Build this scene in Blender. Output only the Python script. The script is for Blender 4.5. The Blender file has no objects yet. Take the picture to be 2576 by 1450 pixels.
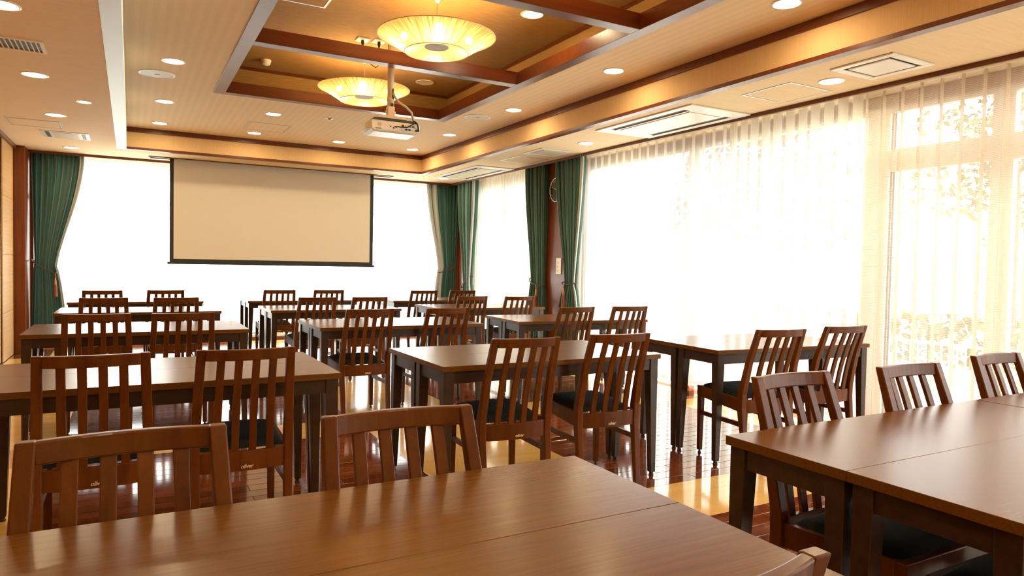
import bpy, bmesh, math, random
from mathutils import Vector, Matrix

random.seed(7)
S = bpy.context.scene
COL = S.collection
K = 0.51                       # one survey unit in metres (camera height above the table tops)
CZ = 2.43                      # camera height above the floor in survey units
def zz(z): return (z + CZ) * K # survey height (relative to the camera) -> metres
def uu(x, y, z): return Vector((x * K, y * K, zz(z)))

# ------------------------------------------------------------------ camera
F_PX, YAW, PITCH, ROLL = 1731.9, .506506, .0331094, .0192616
cd = bpy.data.cameras.new('camera'); cam = bpy.data.objects.new('camera', cd); COL.objects.link(cam)
cy, sy = math.cos(YAW), math.sin(YAW); cp, sp = math.cos(PITCH), math.sin(PITCH); cr, sr = math.cos(ROLL), math.sin(ROLL)
Bm = Matrix(((1, 0, 0), (0, 0, -1), (0, 1, 0)))
Rz = Matrix(((cy, -sy, 0), (sy, cy, 0), (0, 0, 1)))
Rx = Matrix(((1, 0, 0), (0, cp, -sp), (0, sp, cp)))
Rr = Matrix(((cr, -sr, 0), (sr, cr, 0), (0, 0, 1)))
W2C = Rr @ Rx @ Bm @ Rz
right, up, back = Vector(W2C[0]), -Vector(W2C[1]), -Vector(W2C[2])
mw = Matrix.Identity(4)
for i in range(3):
    mw[i][0], mw[i][1], mw[i][2] = right[i], up[i], back[i]
mw[2][3] = CZ * K
cam.matrix_world = mw
cd.sensor_width = 36; cd.lens = 36 * F_PX / 2576; cd.clip_start = .05; cd.clip_end = 300
S.camera = cam

# ------------------------------------------------------------------ sky, daylight, exposure
w = bpy.data.worlds.new('overcast_sky'); S.world = w; w.use_nodes = True
bg = w.node_tree.nodes['Background']; bg.inputs[0].default_value = (.97, 1, 1, 1); bg.inputs[1].default_value = 4.2
S.view_settings.view_transform = 'Standard'; S.view_settings.look = 'None'
S.view_settings.exposure = 1.7; S.view_settings.gamma = 1.0; S.view_settings.use_curve_mapping = False
S.cycles.use_denoising = True
S.cycles.transparent_max_bounces = 24
S.cycles.max_bounces = 8; S.cycles.diffuse_bounces = 4; S.cycles.glossy_bounces = 4; S.cycles.transmission_bounces = 6
S.cycles.sample_clamp_indirect = 6
S.cycles.caustics_reflective = False; S.cycles.caustics_refractive = False
def portal(name, loc, rot, sx, sy_):
    l = bpy.data.lights.new(name, 'AREA'); l.shape = 'RECTANGLE'; l.size = sx; l.size_y = sy_
    l.cycles.is_portal = True
    o = bpy.data.objects.new(name, l); COL.objects.link(o); o.location = loc; o.rotation_euler = rot
portal('window_portal', uu(3.6, 22.3, .2), (-math.pi / 2, 0, 0), 12.4 * K, 5.2 * K)
portal('window_portal', uu(10.45, 9, .2), (0, math.pi / 2, 0), 5.2 * K, 27 * K)

# ------------------------------------------------------------------ materials
def new_mat(name):
    m = bpy.data.materials.new(name); m.use_nodes = True
    nt = m.node_tree; b = nt.nodes['Principled BSDF']
    return m, nt, b
def plain(name, col, rough=.5, metal=0, spec=.5, bump=0, bscale=200):
    m, nt, b = new_mat(name)
    b.inputs['Base Color'].default_value = (*col, 1); b.inputs['Roughness'].default_value = rough
    b.inputs['Metallic'].default_value = metal; b.inputs['Specular IOR Level'].default_value = spec
    if bump:
        tc = nt.nodes.new('ShaderNodeTexCoord'); n = nt.nodes.new('ShaderNodeTexNoise'); n.inputs['Scale'].default_value = bscale
        bp = nt.nodes.new('ShaderNodeBump'); bp.inputs['Strength'].default_value = bump; bp.inputs['Distance'].default_value = .002
        nt.links.new(tc.outputs['Object'], n.inputs['Vector']); nt.links.new(n.outputs['Fac'], bp.inputs['Height']); nt.links.new(bp.outputs[0], b.inputs['Normal'])
    return m
def wood(name, c0, c1, rough, stretch=(2, 30, 30), scale=1.0, coat=0, rnd=0.0, bump=.05, spec=.5, coatr=.06):
    """grain noise stretched along one axis, colour per object varied"""
    m, nt, b = new_mat(name); N, L = nt.nodes, nt.links
    tc = N.new('ShaderNodeTexCoord'); mp = N.new('ShaderNodeMapping'); mp.inputs['Scale'].default_value = [s * scale for s in stretch]
    oi = N.new('ShaderNodeObjectInfo'); ad = N.new('ShaderNodeVectorMath'); ad.operation = 'ADD'
    cmb = N.new('ShaderNodeCombineXYZ'); mul = N.new('ShaderNodeMath'); mul.operation = 'MULTIPLY'; mul.inputs[1].default_value = 37
    L.new(oi.outputs['Random'], mul.inputs[0])
    for i in range(3): L.new(mul.outputs[0], cmb.inputs[i])
    L.new(tc.outputs['Object'], ad.inputs[0]); L.new(cmb.outputs[0], ad.inputs[1]); L.new(ad.outputs[0], mp.inputs['Vector'])
    n1 = N.new('ShaderNodeTexNoise'); n1.inputs['Scale'].default_value = 1; n1.inputs['Detail'].default_value = 8; n1.inputs['Roughness'].default_value = .65
    n1.inputs['Distortion'].default_value = .6
    L.new(mp.outputs[0], n1.inputs['Vector'])
    r = N.new('ShaderNodeValToRGB'); r.color_ramp.elements[0].position = .3; r.color_ramp.elements[1].position = .72
    r.color_ramp.elements[0].color = (*c0, 1); r.color_ramp.elements[1].color = (*c1, 1)
    L.new(n1.outputs['Fac'], r.inputs['Fac'])
    out = r.outputs[0]
    if rnd:
        geo = N.new('ShaderNodeNewGeometry'); sm = N.new('ShaderNodeMath'); sm.operation = 'ADD'
        fr = N.new('ShaderNodeMath'); fr.operation = 'FRACT'
        L.new(oi.outputs['Random'], sm.inputs[0]); L.new(geo.outputs['Random Per Island'], sm.inputs[1]); L.new(sm.outputs[0], fr.inputs[0])
        mr = N.new('ShaderNodeMapRange'); mr.inputs['To Min'].default_value = 1 - rnd; mr.inputs['To Max'].default_value = 1 + rnd
        hsv = N.new('ShaderNodeHueSaturation'); L.new(fr.outputs[0], mr.inputs['Value']); L.new(mr.outputs[0], hsv.inputs['Value']); L.new(out, hsv.inputs['Color'])
        out = hsv.outputs[0]
    L.new(out, b.inputs['Base Color'])
    b.inputs['Roughness'].default_value = rough; b.inputs['Coat Weight'].default_value = coat; b.inputs['Coat Roughness'].default_value = coatr
    b.inputs['Specular IOR Level'].default_value = spec
    if bump:
        bp = N.new('ShaderNodeBump'); bp.inputs['Strength'].default_value = bump; bp.inputs['Distance'].default_value = .001
        L.new(n1.outputs['Fac'], bp.inputs['Height']); L.new(bp.outputs[0], b.inputs['Normal'])
    return m
def wallpaper(name, c0, c1, sc=(6, 120, 60), rough=.8):
    m, nt, b = new_mat(name); N, L = nt.nodes, nt.links
    tc = N.new('ShaderNodeTexCoord'); mp = N.new('ShaderNodeMapping'); mp.inputs['Scale'].default_value = sc
    n = N.new('ShaderNodeTexNoise'); n.inputs['Scale'].default_value = 1; n.inputs['Detail'].default_value = 5
    r = N.new('ShaderNodeValToRGB'); r.color_ramp.elements[0].color = (*c0, 1); r.color_ramp.elements[1].color = (*c1, 1)
    r.color_ramp.elements[0].position = .35; r.color_ramp.elements[1].position = .65
    L.new(tc.outputs['Object'], mp.inputs[0]); L.new(mp.outputs[0], n.inputs['Vector']); L.new(n.outputs['Fac'], r.inputs[0]); L.new(r.outputs[0], b.inputs['Base Color'])
    b.inputs['Roughness'].default_value = rough
    bp = N.new('ShaderNodeBump'); bp.inputs['Strength'].default_value = .12; bp.inputs['Distance'].default_value = .001
    L.new(n.outputs['Fac'], bp.inputs['Height']); L.new(bp.outputs[0], b.inputs['Normal'])
    return m
def striped_paper(name, c0, c1):
    """wallpaper with soft textured stripes along Y"""
    m = wallpaper(name, c0, c0, (40, 40, 40)); nt = m.node_tree; N, L = nt.nodes, nt.links; b = N['Principled BSDF']
    tc = N.new('ShaderNodeTexCoord'); wv = N.new('ShaderNodeTexWave'); wv.bands_direction = 'X'; wv.inputs['Scale'].default_value = 4.2
    wv.inputs['Distortion'].default_value = .25; wv.inputs['Detail Scale'].default_value = 30; wv.inputs['Detail'].default_value = 3
    r = N.new('ShaderNodeValToRGB'); r.color_ramp.elements[0].color = (*c0, 1); r.color_ramp.elements[1].color = (*c1, 1)
    r.color_ramp.elements[0].position = .4; r.color_ramp.elements[1].position = .7
    L.new(tc.outputs['Object'], wv.inputs[0]); L.new(wv.outputs['Fac'], r.inputs[0]); L.new(r.outputs[0], b.inputs['Base Color'])
    return m
def emit(name, col, st):
    m = bpy.data.materials.new(name); m.use_nodes = True; nt = m.node_tree; nt.nodes.clear()
    e = nt.nodes.new('ShaderNodeEmission'); e.inputs[0].default_value = (*col, 1); e.inputs[1].default_value = st
    o = nt.nodes.new('ShaderNodeOutputMaterial'); nt.links.new(e.outputs[0], o.inputs[0]); return m
def glass_mat():
    m = bpy.data.materials.new('pane_glass'); m.use_nodes = True; nt = m.node_tree; nt.nodes.clear(); N, L = nt.nodes, nt.links
    t = N.new('ShaderNodeBsdfTransparent'); t.inputs[0].default_value = (.97, .985, .98, 1)
    g = N.new('ShaderNodeBsdfGlossy'); g.inputs['Roughness'].default_value = .02
    fc = N.new('ShaderNodeLayerWeight'); fc.inputs[0].default_value = .5
    pwr = N.new('ShaderNodeMath'); pwr.operation = 'POWER'; pwr.inputs[1].default_value = 5; L.new(fc.outputs['Facing'], pwr.inputs[0])
    lw = N.new('ShaderNodeMath'); lw.operation = 'MULTIPLY_ADD'; lw.inputs[1].default_value = .7; lw.inputs[2].default_value = .025; L.new(pwr.outputs[0], lw.inputs[0])
    mx = N.new('ShaderNodeMixShader'); o = N.new('ShaderNodeOutputMaterial')
    L.new(lw.outputs[0], mx.inputs[0]); L.new(t.outputs[0], mx.inputs[1]); L.new(g.outputs[0], mx.inputs[2]); L.new(mx.outputs[0], o.inputs[0]); return m
def sheer_mat(name, clear, tint, fold, refl=.4):
    """woven voile: see-through threads, faint horizontal weave, doubled cloth at each fold (UV x counts folds)"""
    m = bpy.data.materials.new(name); m.use_nodes = True; nt = m.node_tree; nt.nodes.clear(); N, L = nt.nodes, nt.links
    uv = N.new('ShaderNodeUVMap'); sep = N.new('ShaderNodeSeparateXYZ'); L.new(uv.outputs[0], sep.inputs[0])
    fr = N.new('ShaderNodeMath'); fr.operation = 'FRACT'; L.new(sep.outputs[0], fr.inputs[0])
    lt = N.new('ShaderNodeMath'); lt.operation = 'LESS_THAN'; lt.inputs[1].default_value = fold; L.new(fr.outputs[0], lt.inputs[0])
    wv = N.new('ShaderNodeTexWave'); wv.bands_direction = 'Y'; wv.inputs['Scale'].default_value = 26; wv.inputs['Distortion'].default_value = .5; wv.inputs['Detail'].default_value = 2
    L.new(uv.outputs[0], wv.inputs['Vector'])
    a = N.new('ShaderNodeMath'); a.operation = 'MULTIPLY_ADD'; a.inputs[1].default_value = .22; a.inputs[2].default_value = clear - .11
    L.new(wv.outputs['Fac'], a.inputs[0])
    s = N.new('ShaderNodeMath'); s.operation = 'MULTIPLY_ADD'; s.inputs[1].default_value = -.97; s.inputs[2].default_value = 1; L.new(lt.outputs[0], s.inputs[0])
    f = N.new('ShaderNodeMath'); f.operation = 'MULTIPLY'; f.use_clamp = True; L.new(a.outputs[0], f.inputs[0]); L.new(s.outputs[0], f.inputs[1])
    tl = N.new('ShaderNodeBsdfTranslucent'); tl.inputs[0].default_value = (*tint, 1)
    df = N.new('ShaderNodeBsdfDiffuse'); df.inputs[0].default_value = (*tint, 1)
    fm = N.new('ShaderNodeMixShader'); fm.inputs[0].default_value = refl; L.new(tl.outputs[0], fm.inputs[1]); L.new(df.outputs[0], fm.inputs[2])
    tp = N.new('ShaderNodeBsdfTransparent'); mx = N.new('ShaderNodeMixShader'); o = N.new('ShaderNodeOutputMaterial')
    L.new(f.outputs[0], mx.inputs[0]); L.new(fm.outputs[0], mx.inputs[1]); L.new(tp.outputs[0], mx.inputs[2]); L.new(mx.outputs[0], o.inputs[0]); return m
def shade_mat():
    """lamp shade wound with radial threads: translucent cloth, thread density varies round the ring (UV x)"""
    m = bpy.data.materials.new('thread_shade'); m.use_nodes = True; nt = m.node_tree; nt.nodes.clear(); N, L = nt.nodes, nt.links
    uv = N.new('ShaderNodeUVMap'); mp = N.new('ShaderNodeMapping'); mp.inputs['Scale'].default_value = (150, .6, 1); L.new(uv.outputs[0], mp.inputs[0])
    n = N.new('ShaderNodeTexNoise'); n.inputs['Scale'].default_value = 1; n.inputs['Detail'].default_value = 3; L.new(mp.outputs[0], n.inputs['Vector'])
    r = N.new('ShaderNodeValToRGB'); r.color_ramp.elements[0].color = (.30, .17, .05, 1); r.color_ramp.elements[1].color = (.80, .66, .40, 1)
    r.color_ramp.elements[0].position = .32; r.color_ramp.elements[1].position = .6; L.new(n.outputs['Fac'], r.inputs[0])
    tl = N.new('ShaderNodeBsdfTranslucent'); L.new(r.outputs[0], tl.inputs[0])
    df = N.new('ShaderNodeBsdfDiffuse'); L.new(r.outputs[0], df.inputs[0])
    fm = N.new('ShaderNodeMixShader'); fm.inputs[0].default_value = .3; L.new(tl.outputs[0], fm.inputs[1]); L.new(df.outputs[0], fm.inputs[2])
    tp = N.new('ShaderNodeBsdfTransparent'); mx = N.new('ShaderNodeMixShader'); mx.inputs[0].default_value = .03
    o = N.new('ShaderNodeOutputMaterial'); L.new(fm.outputs[0], mx.inputs[1]); L.new(tp.outputs[0], mx.inputs[2]); L.new(mx.outputs[0], o.inputs[0]); return m
def cloth(name, col, sheen=.3):
    m, nt, b = new_mat(name); N, L = nt.nodes, nt.links
    tl = N.new('ShaderNodeBsdfTranslucent'); tl.inputs[0].default_value = (*[c * 1.2 for c in col], 1)
    mx = N.new('ShaderNodeMixShader'); mx.inputs[0].default_value = .08
    b.inputs['Base Color'].default_value = (*col, 1); b.inputs['Roughness'].default_value = .42; b.inputs['Sheen Weight'].default_value = sheen; b.inputs['Specular IOR Level'].default_value = .35
    o = N['Material Output']; L.new(b.outputs[0], mx.inputs[1]); L.new(tl.outputs[0], mx.inputs[2]); L.new(mx.outputs[0], o.inputs[0]); return m

M = {}
M['table'] = wood('walnut_shaded', (.020, .008, .0025), (.044, .018, .006), .34, (1.2, 26, 26), 1, .15, 0, .05, .35, .16)  # legs and aprons: shade under the tables is put into this darker brown
M['tabletop'] = wood('walnut_lit_top', (.105, .037, .005), (.145, .055, .008), .27, (4, 110, 110), 1, .08, 0, .025, .16, .17)  # tops: warm overhead light is put into this lighter brown
M['chair'] = wood('mahogany_chair', (.073, .0175, .003), (.136, .041, .006), .33, (16, 16, 1.6), 1, .12, .12, .04, .12, .14)
M['cushion'] = plain('black_cushion', (.007, .010, .010), .85, 0, .25, .3, 900)
M['glide'] = plain('dark_glide', (.02, .016, .013), .5)
M['gilt'] = plain('gilt_print', (.75, .60, .38), .35, .2)
M['plank'] = wood('jatoba_plank', (.085, .016, .004), (.23, .060, .014), .09, (3, 40, 40), 1, .35, .32, .06)
M['maple'] = wood('maple_floor', (.70, .42, .13), (.80, .53, .19), .12, (2, 14, 14), 1, .3, .04, .03)
M['orangewood'] = wood('orange_floor', (.38, .12, .03), (.50, .18, .05), .13, (2, 20, 20), 1, .3, .05, .03)
M['subfloor'] = plain('subfloor', (.10, .05, .03), .6)
M['trim'] = wood('mahogany_trim', (.10, .020, .004), (.16, .036, .006), .34, (1.4, 24, 24), 1, .4, 0, .03, .25, .3)
M['trimv'] = wood('mahogany_post', (.12, .026, .005), (.19, .045, .009), .34, (20, 20, 1.4), 1, .15, 0, .03, .3)
M['oak'] = wood('oak_panel', (.50, .29, .11), (.66, .42, .18), .38, (40, 1.2, 40), 1, .1, .05, .04)
M['soffit'] = wallpaper('soffit_paper', (.78, .60, .36), (.82, .65, .41), (5, 90, 90))
M['ceil'] = striped_paper('ceiling_paper', (.78, .575, .325), (.80, .605, .36))
M['coffer'] = wallpaper('coffer_paper', (.30, .17, .055), (.40, .235, .08), (8, 120, 120))
M['fascia'] = wallpaper('fascia_paper', (.66, .43, .20), (.70, .47, .23), (120, 120, 6))
M['rail'] = plain('partition_rail', (.60, .71, .72), .45, .1, .5, .2, 8)
M['white'] = plain('white_plastic', (.82, .80, .74), .35)
M['cream'] = plain('cream_paint', (.80, .68, .50), .45)
M['alu'] = plain('aluminium', (.60, .63, .66), .35, .6)
M['frame'] = plain('window_frame', (.50, .45, .39), .45)
M['dark'] = plain('dark_slot', (.03, .028, .022), .5)
M['grille'] = plain('grille_cream', (.62, .56, .42), .5)
M['screen'] = plain('screen_fabric', (.68, .63, .55), .9)
M['black'] = plain('black_border', (.012, .014, .013), .55)
M['green'] = cloth('green_drape', (.034, .098, .074))
M['lining'] = cloth('grey_lining', (.42, .44, .42))
M['rope'] = plain('brown_rope', (.07, .035, .018), .6)
M['tassel'] = plain('tassel_silk', (.20, .055, .015), .5, 0, .4, .5, 300)
M['gold'] = plain('tassel_gold', (.55, .20, .05), .35, .2)
M['glass'] = glass_mat()
M['sheer'] = sheer_mat('voile', .50, (.90, .88, .82), .17, .72)
M['sheerc'] = sheer_mat('voile_gathered', .44, (.90, .87, .78), .42, .70)
M['sheerd'] = sheer_mat('voile_beige', .36, (.80, .74, .66), .13, .85)
M['sheerb'] = sheer_mat('voile_back', .30, (.97, .96, .94), .12)
M['chrome'] = plain('brushed_metal', (.72, .72, .70), .22, .9)
M['disc'] = plain('satin_disc', (.40, .40, .39), .5, .4)
M['clockface'] = plain('clock_face', (.02, .022, .02), .15)
M['shade'] = shade_mat()
M['bulb'] = emit('bulb_glow', (1, .62, .24), 95)
M['lens'] = emit('downlight_glow', (1, .76, .44), 42)
M['leaf'] = plain('leaf_green', (.05, .09, .025), .6)
M['redleaf'] = plain('leaf_red', (.28, .03, .02), .6)
M['pine'] = plain('pine_needles', (.03, .045, .02), .7)
M['bark'] = plain('bark', (.12, .085, .06), .85, 0, .2, .6, 30)
M['ground'] = plain('pale_paving', (.55, .53, .47), .9, 0, .2, .3, 20)
M['wallext'] = plain('pale_wall', (.60, .57, .52), .8)
M['fence'] = plain('white_fence', (.75, .75, .73), .5)

# ------------------------------------------------------------------ mesh helpers
class G:
    def __init__(s): s.v = []; s.f = []; s.uv = {}; s.sm = False
    def box(s, x0, x1, y0, y1, z0, z1):
        i = len(s.v)
        s.v += [(x0, y0, z0), (x1, y0, z0), (x1, y1, z0), (x0, y1, z0), (x0, y0, z1), (x1, y0, z1), (x1, y1, z1), (x0, y1, z1)]
        s.f += [(i, i+3, i+2, i+1), (i+4, i+5, i+6, i+7), (i, i+1, i+5, i+4), (i+1, i+2, i+6, i+5), (i+2, i+3, i+7, i+6), (i+3, i, i+4, i+7)]
        return s
    def ubox(s, x0, x1, y0, y1, z0, z1):   # survey units
        return s.box(x0*K, x1*K, y0*K, y1*K, zz(z0), zz(z1))
    def loft(s, rings, caps=True, close=True):
        i = len(s.v); n = len(rings[0])
        for r in rings: s.v += [tuple(p) for p in r]
        for a in range(len(rings) - 1):
            for b in range(n if close else n - 1):
                c = (b + 1) % n
                s.f.append((i + a*n + b, i + a*n + c, i + (a+1)*n + c, i + (a+1)*n + b))
        if caps:
            s.f.append(tuple(i + b for b in reversed(range(n)))); s.f.append(tuple(i + (len(rings)-1)*n + b for b in range(n)))
        return s
    def lathe(s, prof, n=32, c=(0, 0, 0), caps=False):
        return s.loft([[(c[0] + r*math.cos(2*math.pi*k/n), c[1] + r*math.sin(2*math.pi*k/n), c[2] + z) for k in range(n)] for r, z in prof], caps)
    def cyl(s, c, r, z0, z1, n=16): return s.lathe([(r, z0), (r, z1)], n, c, True)
    def tube(s, pts, r, n=8):
        pts = [Vector(p) for p in pts]; rings = []
        for i, p in enumerate(pts):
            t = (pts[min(i+1, len(pts)-1)] - pts[max(i-1, 0)]).normalized()
            a = Vector((0, 0, 1)) if abs(t.z) < .9 else Vector((1, 0, 0))
            e = t.cross(a).normalized(); f = t.cross(e)
            rr = r[i] if isinstance(r, (list, tuple)) else r
            rings.append([p + (e*math.cos(2*math.pi*k/n) + f*math.sin(2*math.pi*k/n))*rr for k in range(n)])
        return s.loft(rings)
    def grid(s, nu, nv, fn, uvfn=None):
        i = len(s.v)
        for b in range(nv + 1):
            for a in range(nu + 1): s.v.append(tuple(fn(a/nu, b/nv)))
        for b in range(nv):
            for a in range(nu):
                q = (i + b*(nu+1) + a, i + b*(nu+1) + a + 1, i + (b+1)*(nu+1) + a + 1, i + (b+1)*(nu+1) + a)
                if uvfn: s.uv[len(s.f)] = [uvfn(a/nu, b/nv), uvfn((a+1)/nu, b/nv), uvfn((a+1)/nu, (b+1)/nv), uvfn(a/nu, (b+1)/nv)]
                s.f.append(q)
        return s
    def mesh(s, name, mat, bevel=0, smooth=False, seg=1):
        me = bpy.data.meshes.new(name); me.from_pydata(s.v, [], s.f)
        if s.uv:
            ul = me.uv_layers.new(name='UVMap')
            for p in me.polygons:
                if p.index in s.uv:
                    for li, c in zip(p.loop_indices, s.uv[p.index]): ul.data[li].uv = c
        if bevel:
            bm = bmesh.new(); bm.from_mesh(me)
            bmesh.ops.bevel(bm, geom=[e for e in bm.edges if len(e.link_faces) == 2 and e.calc_face_angle(0) > .5], offset=bevel, segments=seg, affect='EDGES', profile=.5, clamp_overlap=True)
            bm.to_mesh(me); bm.free()
        else:
            pass
        if smooth:
            for p in me.polygons: p.use_smooth = True
        me.materials.append(M[mat] if isinstance(mat, str) else mat)
        return me
def link(name, me, parent=None, loc=None, rot=None):
    o = bpy.data.objects.new(name, me); COL.objects.link(o)
    if parent: o.parent = parent
    if loc is not None: o.location = loc
    if rot is not None: o.rotation_euler = rot
    return o
def tag(o, label=None, cat=None, group=None, kind=None):
    if label: o['label'] = label
    if cat: o['category'] = cat
    if group: o['group'] = group
    if kind: o['kind'] = kind
    return o
def thing(name, loc, rz, label, cat, group=None):
    o = link(name, None, None, loc, (0, 0, rz)); o.empty_display_size = .05
    return tag(o, label, cat, group)
def struct(name, g, mat, bevel=0, label=None):
    o = link(name, g.mesh(name, mat, bevel)); o['kind'] = 'structure'
    if label: o['label'] = label
    return o
def copy_tree(src, parent=None):
    c = src.copy(); COL.objects.link(c); c.parent = parent
    for ch in list(src.children): copy_tree(ch, c)
    return c

# ------------------------------------------------------------------ floor
floor = struct('floor', G().ubox(-2.6, 10.3, -6, 22.1, CZ*0-2.6, -2.435), 'subfloor', label='glossy parquet floor, dark plank fields framed by pale maple bands')
def slab(x0, x1, y0, y1, h=.006, ch=.0022):
    """flat board with chamfered top edge, local origin at its middle"""
    a, b = (x1 - x0)/2, (y1 - y0)/2; g = G()
    R = lambda d, z: [(-a+d, -b+d, z), (a-d, -b+d, z), (a-d, b-d, z), (-a+d, b-d, z)]
    g.loft([R(0, -h), R(0, -ch), R(ch, 0)]); return g
XF = [(-2.49, -1.72), (-.79, 3.0), (4.83, 8.58)]
YF = [(-3.47, .25), (1.18, 4.9), (5.83, 9.55), (10.48, 14.2), (15.13, 18.85), (19.78, 21.9)]
pw = .1005; cache = {}
rest = G()
def plank_at(x0, x1, y0, y1, own):
    lx, ly = round(x1 - x0, 3), round(y1 - y0, 3)
    gap = .0007
    if own:
        k = (lx, ly)
        if k not in cache: cache[k] = slab(gap, lx - gap, gap, ly - gap).mesh('plank', 'plank')
        link('plank', cache[k], floor, ((x0+x1)/2, (y0+y1)/2, 0))
    else:
        i = len(rest.v); s = slab(x0 + gap, x1 - gap, y0 + gap, y1 - gap); c = Vector(((x0+x1)/2, (y0+y1)/2, 0))
        rest.v += [tuple(Vector(p) + c) for p in s.v]; rest.f += [tuple(j + i for j in f) for f in s.f]
for fx, (a0, a1) in enumerate(XF):
    for fy, (b0, b1) in enumerate(YF):
        own = fx > 0 and fy in (2, 3)
        n = max(1, round((b1 - b0) * K / pw)); dy = (b1 - b0) * K / n; Wd = (a1 - a0) * K
        for r in range(n):
            if fx == 0: cuts = [0, 1]
            else: cuts = [0, .5, 1] if r % 2 else [0, .25, .75, 1]
            for c in range(len(cuts) - 1):
                plank_at(a0*K + Wd*cuts[c], a0*K + Wd*cuts[c+1], b0*K + dy*r, b0*K + dy*(r+1), own)
tag(link('plank_field', rest.mesh('plank_field', 'plank'), floor), kind='stuff')
bands_x = [(-1.72, -.79), (3.0, 3.915), (3.915, 4.83), (8.58, 9.5)]
bands_y = [(.25, 1.18), (4.9, 5.83), (9.55, 10.48), (14.2, 15.13), (18.85, 19.78)]
def board(x0, x1, y0, y1, mat, nm):
    link(nm, slab(x0*K, x1*K, y0*K, y1*K, .006, .0006).mesh(nm, mat), floor, ((x0+x1)/2*K, (y0+y1)/2*K, 0))
for a in bands_x:
    for b in YF: 
        mid = (b[0] + b[1]) / 2
        board(*a, b[0], mid, 'maple', 'maple_board'); board(*a, mid, b[1], 'maple', 'maple_board')
    for b in bands_y: board(*a, *b, 'orangewood', 'inlay_square')
for a in XF:
    for b in bands_y:
        if a[0] < -2: board(*a, *b, 'maple', 'maple_board')
        else:
            mid = (a[0] + a[1]) / 2
            board(a[0], mid, *b, 'maple', 'maple_board'); board(mid, a[1], *b, 'maple', 'maple_board')
board(9.5, 10.2, -3.47, 21.9, 'orangewood', 'threshold_board')

# ------------------------------------------------------------------ walls
wl = struct('wall_left', G().ubox(-2.75, -2.56, -6, 22, -2.43, 2.72), 'oak', label='left wall clad in oak veneer panels')
pm = {}
for i, y in enumerate([20.68 - 1.61*j for j in range(16)]):
    for t in range(4):
        z0 = [-2.42, -1.32, .02, 1.36][t]; z1 = [-1.325, .015, 1.355, 2.62][t]
        k = t
        if k not in pm:
            h = (z1 - z0)*K/2; pm[k] = (G().box(-.014, .0, -.80*K, .80*K, -h, h).mesh('panel', 'oak', .0015))
        link('panel', pm[k], wl, (-2.505*K - (.02 if i > 0 else 0), (y - .805)*K, (zz(z0) + zz(z1))/2))
struct('trim_1', G().ubox(-2.56, -2.44, -6, 20.68, 2.62, 2.72), 'trim', .002, 'mahogany trim along the top of the left wall')
struct('wall_back', G().ubox(-2.75, 10.3, 22.0, 22.15, -2.6, -2.33).ubox(-2.75, -2.2, 21.7, 22.15, -2.43, 2.72).ubox(9.75, 10.3, 21.6, 22.15, -2.43, 2.72).ubox(-2.75, 10.3, 22.0, 22.15, 2.55, 2.8), 'trimv', label='wooden surround of the wide window behind the screen')
struct('wall_right', G().ubox(10.05, 10.25, 14.4, 16.5, -2.43, 2.72).ubox(10.05, 10.25, -6, 22, 2.50, 2.8).ubox(10.05, 10.25, 20.2, 22, -2.43, 2.72), 'trimv', label='mahogany wall between the two right-hand windows')
struct('wall_front', G().ubox(-2.75, 10.3, -6.2, -6, -2.43, 3.3), 'soffit', label='papered wall behind the viewpoint')
# posts
struct('trim_2', G().ubox(-2.52, -2.27, 20.7, 21.9, -2.43, 2.70), 'trimv', .003, 'mahogany corner post beside the oak panels')
struct('trim_3', G().ubox(9.62, 10.06, 14.5, 16.25, -2.43, 2.70), 'trimv', .003, 'mahogany pillar carrying the clock')
struct('trim_4', G().ubox(9.88, 10.06, 21.2, 21.9, -2.43, 2.70), 'trimv', .003, 'mahogany corner post behind the green drapes')
# valances under the soffit
struct('trim_5', G().ubox(9.42, 9.46, -6, 21.42, 2.635, 2.705), 'trim', .001, 'brown curtain-rail trim along the window wall')
struct('trim_6', G().ubox(-2.27, 9.42, 21.36, 21.40, 2.635, 2.705), 'trim', .001, 'brown curtain-rail trim above the screen window')

# ------------------------------------------------------------------ ceiling
ZL, ZH, ZC = 2.70, 3.243, 3.86
struct('ceiling', G().ubox(-2.75, -.30, -6, 22, ZL, ZL+.1).ubox(7.83, 10.3, -6, 22, ZL, ZL+.1).ubox(-.30, 7.83, 19.76, 22, ZL, ZL+.1), 'soffit', label='low papered ceiling running round the room edge')
struct('trim_7', G().ubox(-.30, -.085, -6, 19.76, ZL-.004, ZL+.1).ubox(-.12, -.085, -6, 19.76, ZL+.1, ZH+.05), 'rail', .001, 'pale metal partition rail in the ceiling')
struct('trim_8', G().ubox(7.68, 7.83, -6, 19.76, ZL-.004, ZL+.055).ubox(-.085, 7.68, 19.62, 19.76, ZL-.004, ZL+.055), 'trim', .001, 'mahogany strip along the lower edge of the fascia')
struct('trim_9', G().ubox(7.70, 7.83, -6, 19.76, ZL+.055, ZH+.05).ubox(-.085, 7.70, 19.64, 19.76, ZL+.055, ZH+.05), 'fascia', 0, 'papered fascia between the two ceiling levels')
struct('trim_10', G().ubox(7.67, 7.70, -6, 19.64, ZH-.12, ZH).ubox(-.085, 7.67, 19.61, 19.64, ZH-.12, ZH), 'trim', .001, 'mahogany cornice at the top of the fascia')
CX0, CX1, CY0, CY1 = 1.40, 6.25, 4.0, 14.63
struct('ceiling_raised', G().ubox(-.10, CX0, -6, 19.7, ZH, ZH+.03).ubox(CX1, 7.75, -6, 19.7, ZH, ZH+.03).ubox(CX0, CX1, CY1, 19.7, ZH, ZH+.03).ubox(CX0, CX1, -6, CY0, ZH, ZH+.03), 'ceil', label='raised ceiling with faintly striped paper round the coffer')
e = .14
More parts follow.
